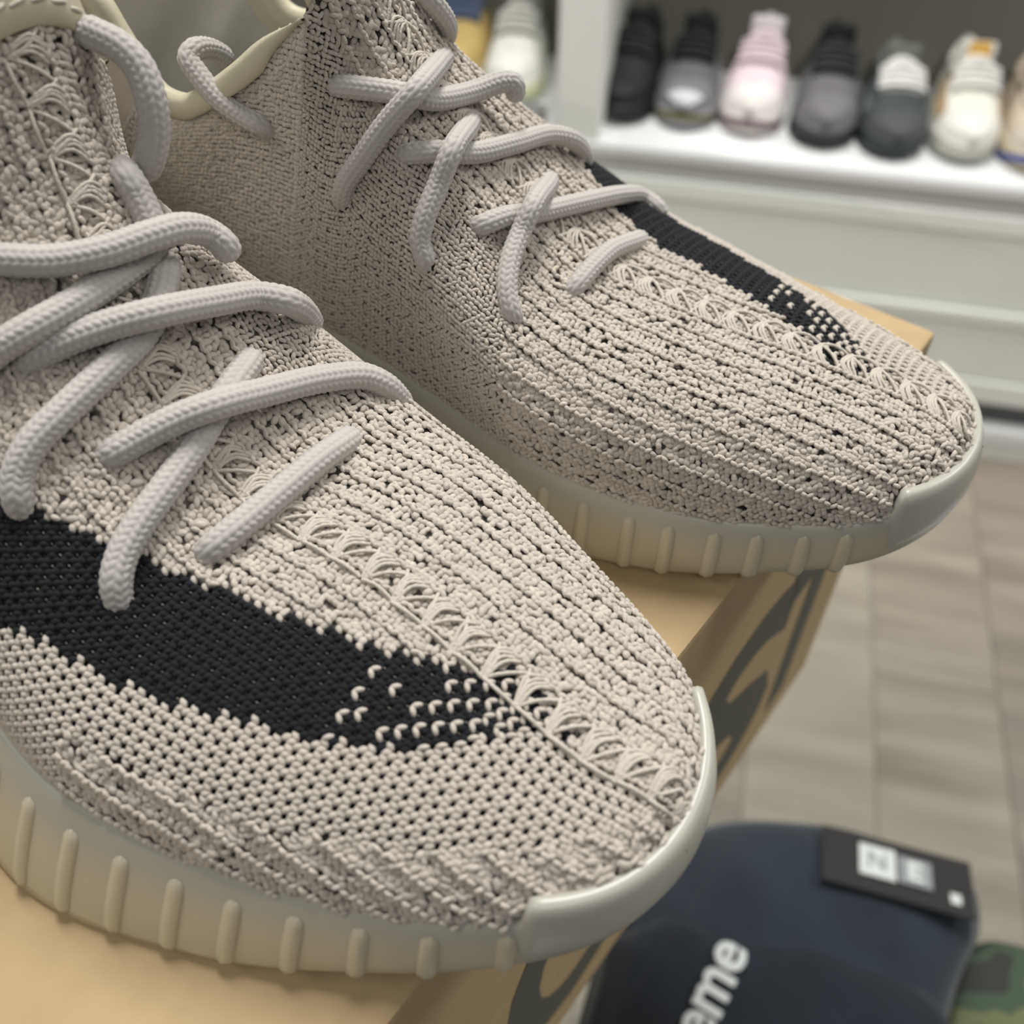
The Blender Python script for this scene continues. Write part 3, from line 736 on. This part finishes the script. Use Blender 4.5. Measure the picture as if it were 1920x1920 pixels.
def make_shoe(pose, sgn, label, laces, seed, fine, rl, eyes):
    x, y, a = pose
    root = empty('knit_sneaker', (x * KS, y * KS, ZB + .0004), math.radians(90 - a))
    tag(root, label, 'shoe', 'pair of cream knit sneakers on the shoe box')
    sole_parts(root, sgn)
    # dark backing under the stitches
    gb = G0 - GN0 * .0007
    f = grid_faces(*gb.shape[:2]); f = f[:, ::-1] if sgn > 0 else f
    upb = np.interp(U, UPU, UPB)[:, None] * .001
    open_knit = (B0 < np.where(U[:, None] > 2.18, upb, -.004)) & (B0 > B0[:, :1] + .0155)
    mesh_obj('upper_backing', to_local(gb.reshape(-1, 3), sgn), np.ascontiguousarray(f), M_base, root, True, np.where(open_knit, .16, 1.0).reshape(-1, 1))
    cream, black, sp = knit(seed)
    o = lobes_mesh('knit_upper', cream, M_yarn, root, sgn, 6, fine); tag(o, 'cream ribbed knit fabric', kind='stuff')
    o = lobes_mesh('side_stripe', black, M_black, root, sgn, 6, fine); tag(o, 'black knit stripe with cream stitches at its end', kind='stuff')
    if sp: o = lobes_mesh('stripe_fleck', sp, M_yarn, root, sgn, 5, 3); tag(o, kind='stuff')
    # seam stitches along the centre
    per = .0084; a0 = .004; kk = 0
    def sp_pt(a_, b_, lift):
        u, P, N, b, D = rib_at(min(max(a_, 0), A0[-1] - .0005))
        x_ = np.array([np.interp(b_, b, P[:, c]) for c in range(3)]); n = np.array([np.interp(b_, b, N[:, c]) for c in range(3)])
        return x_ + n / np.linalg.norm(n) * lift
    rs = np.random.default_rng(seed + 5)
    while a0 < A0[-1] - .004:
        VV, FF, k = [], [], 0
        strands = []
        for i in range(4):
            p0 = (a0 + .0003 * i, -.0040); p2 = (a0 - .0030 + .0009 * i, .0036 + .0003 * i)
            strands.append((p0, ((p0[0] + p2[0]) / 2 + .0012 + .0002 * i, .0006 + .0003 * i), p2))
        strands.append(((a0, -.0041), (a0 + .0012, .0002), (a0 + .0032, .0043)))
        strands.append(((a0, -.0038), (a0 - .0030, -.0004), (a0 - .0068, .0036)))
        strands.append(((a0 + .0004, -.0042), (a0 - .0032, -.0045), (a0 - .0076, -.0042)))
        for p0, p1, p2 in strands:
            jt = lambda: rs.normal(0, .00018, 2)
            P3 = [np.array(p0) + jt(), np.array(p1) + jt(), np.array(p2) + jt()]
            C2 = catmull(P3, 12)
            C = np.array([sp_pt(c[0], c[1], .0004 + .0010 * math.sin(math.pi * i / 11)) for i, c in enumerate(C2)])
            tw = lambda l, th: .00008 * np.sin(th * 3 + l * 4200)
            V, Fq = tube(C, .00042, 8, tw)
            VV.append(V); FF.append(Fq + k); k += len(V)
        FF = np.concatenate(FF); FF = FF if sgn > 0 else FF[:, ::-1]
        mesh_obj('seam_stitch', to_local(np.concatenate(VV), sgn), np.ascontiguousarray(FF), M_seam, root)
        a0 += per; kk += 1
    # laces
    for li, P in enumerate(laces):
        P = np.array(P); ln = np.linalg.norm(np.diff(P, axis=0), axis=1).sum()
        n = int(ln / .00026); C = catmull(P, n)
        rr = np.full(n, rl); m_ = int(.0035 / .00026)
        e = np.sqrt(np.clip(1 - (1 - np.arange(n) / m_).clip(0, 1) ** 2, .05, 1)); rr *= (.45 + .55 * e) * (.45 + .55 * e[::-1])
        V, Fq = tube(C, rr, 60, braid)
        Fq = Fq if sgn > 0 else Fq[:, ::-1]
        mesh_obj('lace', to_local(V, sgn), np.ascontiguousarray(Fq), M_lace, root)
    # dark eyelet holes where laces enter the knit
    for li, en in (eyes):
        P = np.array(laces[li]); c = P[en] * .25 + P[en - 1 if en < 0 else en + 1] * .75
        dd = np.linalg.norm(G0 - c, axis=2); i, j = np.unravel_index(dd.argmin(), dd.shape)
        tu = G0[min(i + 1, NU - 1), j] - G0[max(i - 1, 0), j]
        lobes_mesh('eyelet', [(*(G0[i, j] + GN0[i, j] * .0004), *tu, *GN0[i, j], rl * 1.08, rl * 1.0, .0006, 1.0)], M_eye, root, sgn, 16, 8)
    # rear quarters, lining, bindings
    for med in (True, False):
        g, tp = side_patch(med)
        nm = grid_normals(g)
        if (nm[:, :, 1].mean() > 0) != med: nm = -nm
        flip = (sgn > 0) == med
        gg = g - nm * .0004
        f = grid_faces(*g.shape[:2]); f = f if flip else f[:, ::-1]
        mesh_obj('heel_quarter', to_local(gg.reshape(-1, 3), sgn), np.ascontiguousarray(f), M_heel, root)
        if (med and sgn < 0):
            o = lobes_mesh('knit_quarter', simple_lobes(g, nm, 3, .42), M_yarn, root, sgn, 6, 3); tag(o, kind='stuff')
        hh = np.linspace(0, 1, g.shape[1])[None, :, None]
        fold = .0022 * np.sin(np.linspace(0, 40, g.shape[0]))[:, None, None] * np.sin(np.pi * hh)
        gi = g - nm * (.0035 + fold)
        mesh_obj('lining', to_local(gi.reshape(-1, 3), sgn), np.ascontiguousarray(f[:, ::-1]), M_lin, root)
        # rolled leather binding along the collar
        T = np.gradient(tp, axis=0); T /= np.linalg.norm(T, axis=1)[:, None]
        out = nm[:, -1]; dn = np.cross(T, out); dn *= np.sign(dn[:, 2:3] + 1e-9)
        prof = [(-.0055, .0004), (-.0052, .0012), (-.003, .0015), (-.001, .0017), (.0008, .0004), (.0010, -.0020), (-.0005, -.0042), (-.005, -.0048), (-.011, -.0044)]
        rp = np.clip(np.arange(len(tp)) / 9.0, .12, 1)[:, None]
        R = np.stack([tp + dn * pz * rp + out * (po if po > 0 else po * rp) for pz, po in prof], 1)
        f = grid_faces(*R.shape[:2]); f = f if flip else f[:, ::-1]
        mesh_obj('collar_binding', to_local(R.reshape(-1, 3), sgn), np.ascontiguousarray(f), M_bind, root)
    # tongue top binding
    rib = G0[-1]; nrm_ = GN0[-1]
    k = np.where(rib[:, 2] > .1225)[0]; T_ = rib[k]; N_ = nrm_[k]
    tp_ = np.clip(np.minimum(np.arange(len(k)), np.arange(len(k))[::-1]) / 7.0, 0, 1)[:, None]
    upv = G0[-1, NPH - 1] - G0[-6, NPH - 1]; upv = upv / np.linalg.norm(upv)
    prof = [(-.0022, .0006), (-.0018, .0016), (.002, .0020), (.010, .0016), (.022, .0004), (.0235, -.002), (.02, -.0038), (.006, -.0045), (-.006, -.005)]
    R = np.stack([T_ + upv * (a_ if a_ > .001 else a_ * tp_) * (.35 + .65 * tp_) + N_ * (b_ if b_ > 0 else b_ * tp_ - .0012 * (1 - tp_)) * (.2 + .8 * tp_) for a_, b_ in prof], 1)
    f = grid_faces(*R.shape[:2]); f = f[:, ::-1] if sgn > 0 else f
    tb = mesh_obj('tongue_binding', to_local(R.reshape(-1, 3), sgn), np.ascontiguousarray(f), M_bind, root)
    arc = np.r_[0, np.cumsum(np.linalg.norm(np.diff(T_, axis=0), axis=1))]
    for a_ in np.arange(.003, arc[-1] - .005, .0042):
        q = np.linspace(a_, a_ + .0032, 6)
        C = np.stack([np.interp(q, arc, T_[:, c]) for c in range(3)], 1) + upv * .0022 + np.stack([np.interp(q, arc, N_[:, c]) for c in range(3)], 1) * (.0018 + .0005 * np.sin(np.linspace(0, np.pi, 6)))[:, None] + upv * np.linspace(0, .0007, 6)[:, None]
        V, Fq = tube(C, .00042, 6); Fq = Fq if sgn > 0 else Fq[:, ::-1]
        mesh_obj('stitch', to_local(V, sgn), np.ascontiguousarray(Fq), M_seam, tb)
    # insole
    s_ = np.linspace(.06, .33, 40); V = []
    for t in np.linspace(-.85, .85, 9): V.append(np.stack([s_, np.where(t < 0, -outl(s_, YL) * t * .8, outl(s_, YM) * t * .8), cr(ST, ZT, s_) - .004], 1))
    mesh_obj('insole', to_local(np.stack(V).reshape(-1, 3), sgn), grid_faces(9, 40), M_insole, root)
    return root

NL = [
 [(0.1613,-0.0174,0.1038),(0.1570,-0.0136,0.1030),(0.1511,-0.0063,0.1013),(0.1463,0.0026,0.1008),(0.1444,0.0115,0.1005),(0.1444,0.0191,0.0987),(0.1453,0.0257,0.0941),(0.1434,0.0277,0.0910),(0.1434,0.0285,0.0874)],
 [(0.1525,-0.0302,0.0875),(0.1497,-0.0235,0.0910),(0.1472,-0.0171,0.0931),(0.1462,-0.0089,0.0939),(0.1467,0.0004,0.0942),(0.1479,0.0080,0.0943),(0.1491,0.0138,0.0946),(0.1515,0.0167,0.0974),(0.1549,0.0179,0.1025),(0.1576,0.0182,0.1060),(0.1656,0.0212,0.1045)],
 [(0.1510,-0.0207,0.0842),(0.1479,-0.0180,0.0869),(0.1441,-0.0123,0.0890),(0.1405,-0.0057,0.0900),(0.1362,0.0029,0.0901),(0.1360,0.0167,0.0852),(0.1359,0.0277,0.0807),(0.1316,0.0328,0.0783),(0.1344,0.0392,0.0698),(0.1362,0.0420,0.0637)],
 [(0.1502,0.0169,0.0897),(0.1464,0.0138,0.0902),(0.1425,0.0086,0.0882),(0.1395,0.0009,0.0848),(0.1377,-0.0104,0.0828),(0.1375,-0.0217,0.0800),(0.1379,-0.0297,0.0770),(0.1375,-0.0348,0.0731),(0.1361,-0.0373,0.0693),(0.1361,-0.0376,0.0644)],
 [(0.1326,-0.0200,0.0688),(0.1299,-0.0182,0.0708),(0.1277,-0.0138,0.0723),(0.1242,-0.0064,0.0743),(0.1210,0.0009,0.0748),(0.1203,0.0139,0.0701),(0.1187,0.0277,0.0654),(0.1160,0.0381,0.0609),(0.1137,0.0424,0.0566),(0.1131,0.0457,0.0506),(0.1137,0.0478,0.0464)],
 [(0.1319,0.0203,0.0701),(0.1287,0.0159,0.0714),(0.1261,0.0100,0.0717),(0.1239,0.0019,0.0697),(0.1210,-0.0069,0.0675),(0.1190,-0.0163,0.0652),(0.1177,-0.0245,0.0627),(0.1164,-0.0304,0.0600),(0.1146,-0.0345,0.0568),(0.1130,-0.0369,0.0504)],
 [(0.1095,0.0268,0.0534),(0.1071,0.0215,0.0564),(0.1060,0.0137,0.0582),(0.1055,0.0036,0.0583),(0.1054,-0.0057,0.0579),(0.1059,-0.0128,0.0571),(0.1070,-0.0166,0.0556),(0.1091,-0.0178,0.0527)],
 [(0.1709,0.0254,0.1310),(0.1685,0.0267,0.1298),(0.1639,0.0287,0.1278),(0.1602,0.0295,0.1245),(0.1575,0.0285,0.1191),(0.1571,0.0271,0.1129),(0.1589,0.0253,0.1071),(0.1628,0.0248,0.1024)]]
FL = [
 [(0.1922,0.0263,0.0892),(0.1919,0.0307,0.0928),(0.1976,0.0315,0.0951),(0.2034,0.0315,0.0981),(0.2092,0.0303,0.1025),(0.2123,0.0290,0.1054),(0.2124,0.0260,0.1064),(0.2130,0.0190,0.1036),(0.2133,0.0130,0.0987)],
 [(0.1733,0.0245,0.1042),(0.1692,0.0254,0.1050),(0.1592,0.0226,0.1045),(0.1532,0.0190,0.1029),(0.1511,0.0134,0.1002),(0.1483,-0.0024,0.0962),(0.1435,-0.0101,0.0965),(0.1413,-0.0120,0.0957),(0.1409,-0.0126,0.0912)],
 [(0.1605,-0.0101,0.1003),(0.1557,0.0023,0.1037),(0.1504,0.0237,0.1066),(0.1567,0.0280,0.0991),(0.1629,0.0312,0.0902),(0.1671,0.0324,0.0842),(0.1694,0.0319,0.0791),(0.1711,0.0296,0.0744)],
 [(0.1553,0.0247,0.0901),(0.1514,0.0252,0.0916),(0.1468,0.0226,0.0918),(0.1416,0.0118,0.0875),(0.1377,-0.0035,0.0837),(0.1352,-0.0219,0.0784),(0.1312,-0.0296,0.0744),(0.1303,-0.0374,0.0670),(0.1303,-0.0405,0.0618)],
 [(0.1492,-0.0025,0.0890),(0.1462,0.0053,0.0907),(0.1408,0.0246,0.0944),(0.1424,0.0292,0.0878),(0.1437,0.0350,0.0811),(0.1440,0.0376,0.0759),(0.1424,0.0384,0.0716),(0.1431,0.0365,0.0668)],
 [(0.1366,0.0237,0.0735),(0.1335,0.0237,0.0755),(0.1304,0.0183,0.0755),(0.1254,0.0045,0.0710),(0.1202,-0.0111,0.0667),(0.1152,-0.0300,0.0605),(0.1138,-0.0493,0.0500),(0.1086,-0.0488,0.0479),(0.1066,-0.0487,0.0456)],
 [(0.1315,-0.0158,0.0690),(0.1288,-0.0067,0.0720),(0.1242,0.0136,0.0777),(0.1249,0.0192,0.0732),(0.1244,0.0267,0.0693),(0.1224,0.0330,0.0649),(0.1198,0.0357,0.0605),(0.1190,0.0342,0.0560)],
 [(0.1059,-0.0255,0.0509),(0.1052,-0.0155,0.0558),(0.1080,-0.0033,0.0590),(0.1095,0.0073,0.0593),(0.1109,0.0147,0.0579),(0.1128,0.0166,0.0551)],
 [(0.1675,-0.0097,0.1176),(0.1626,-0.0061,0.1163),(0.1608,-0.0086,0.1123),(0.1609,-0.0129,0.1071),(0.1637,-0.0170,0.1010)]]
make_shoe((0.03274, 0.0783, 127.929), 1, 'cream knit sneaker with braided laces, nearer of the pair, its black stripe facing the camera', NL, 11, 5, .0032, ((3, -1), (5, -1)))
make_shoe((0.12371, 0.18722, 114.753), -1, 'cream knit sneaker with braided laces, farther of the pair, its black stripe turned away', FL, 23, 4, .0027, ((2, -1), (4, -1), (6, -1)))
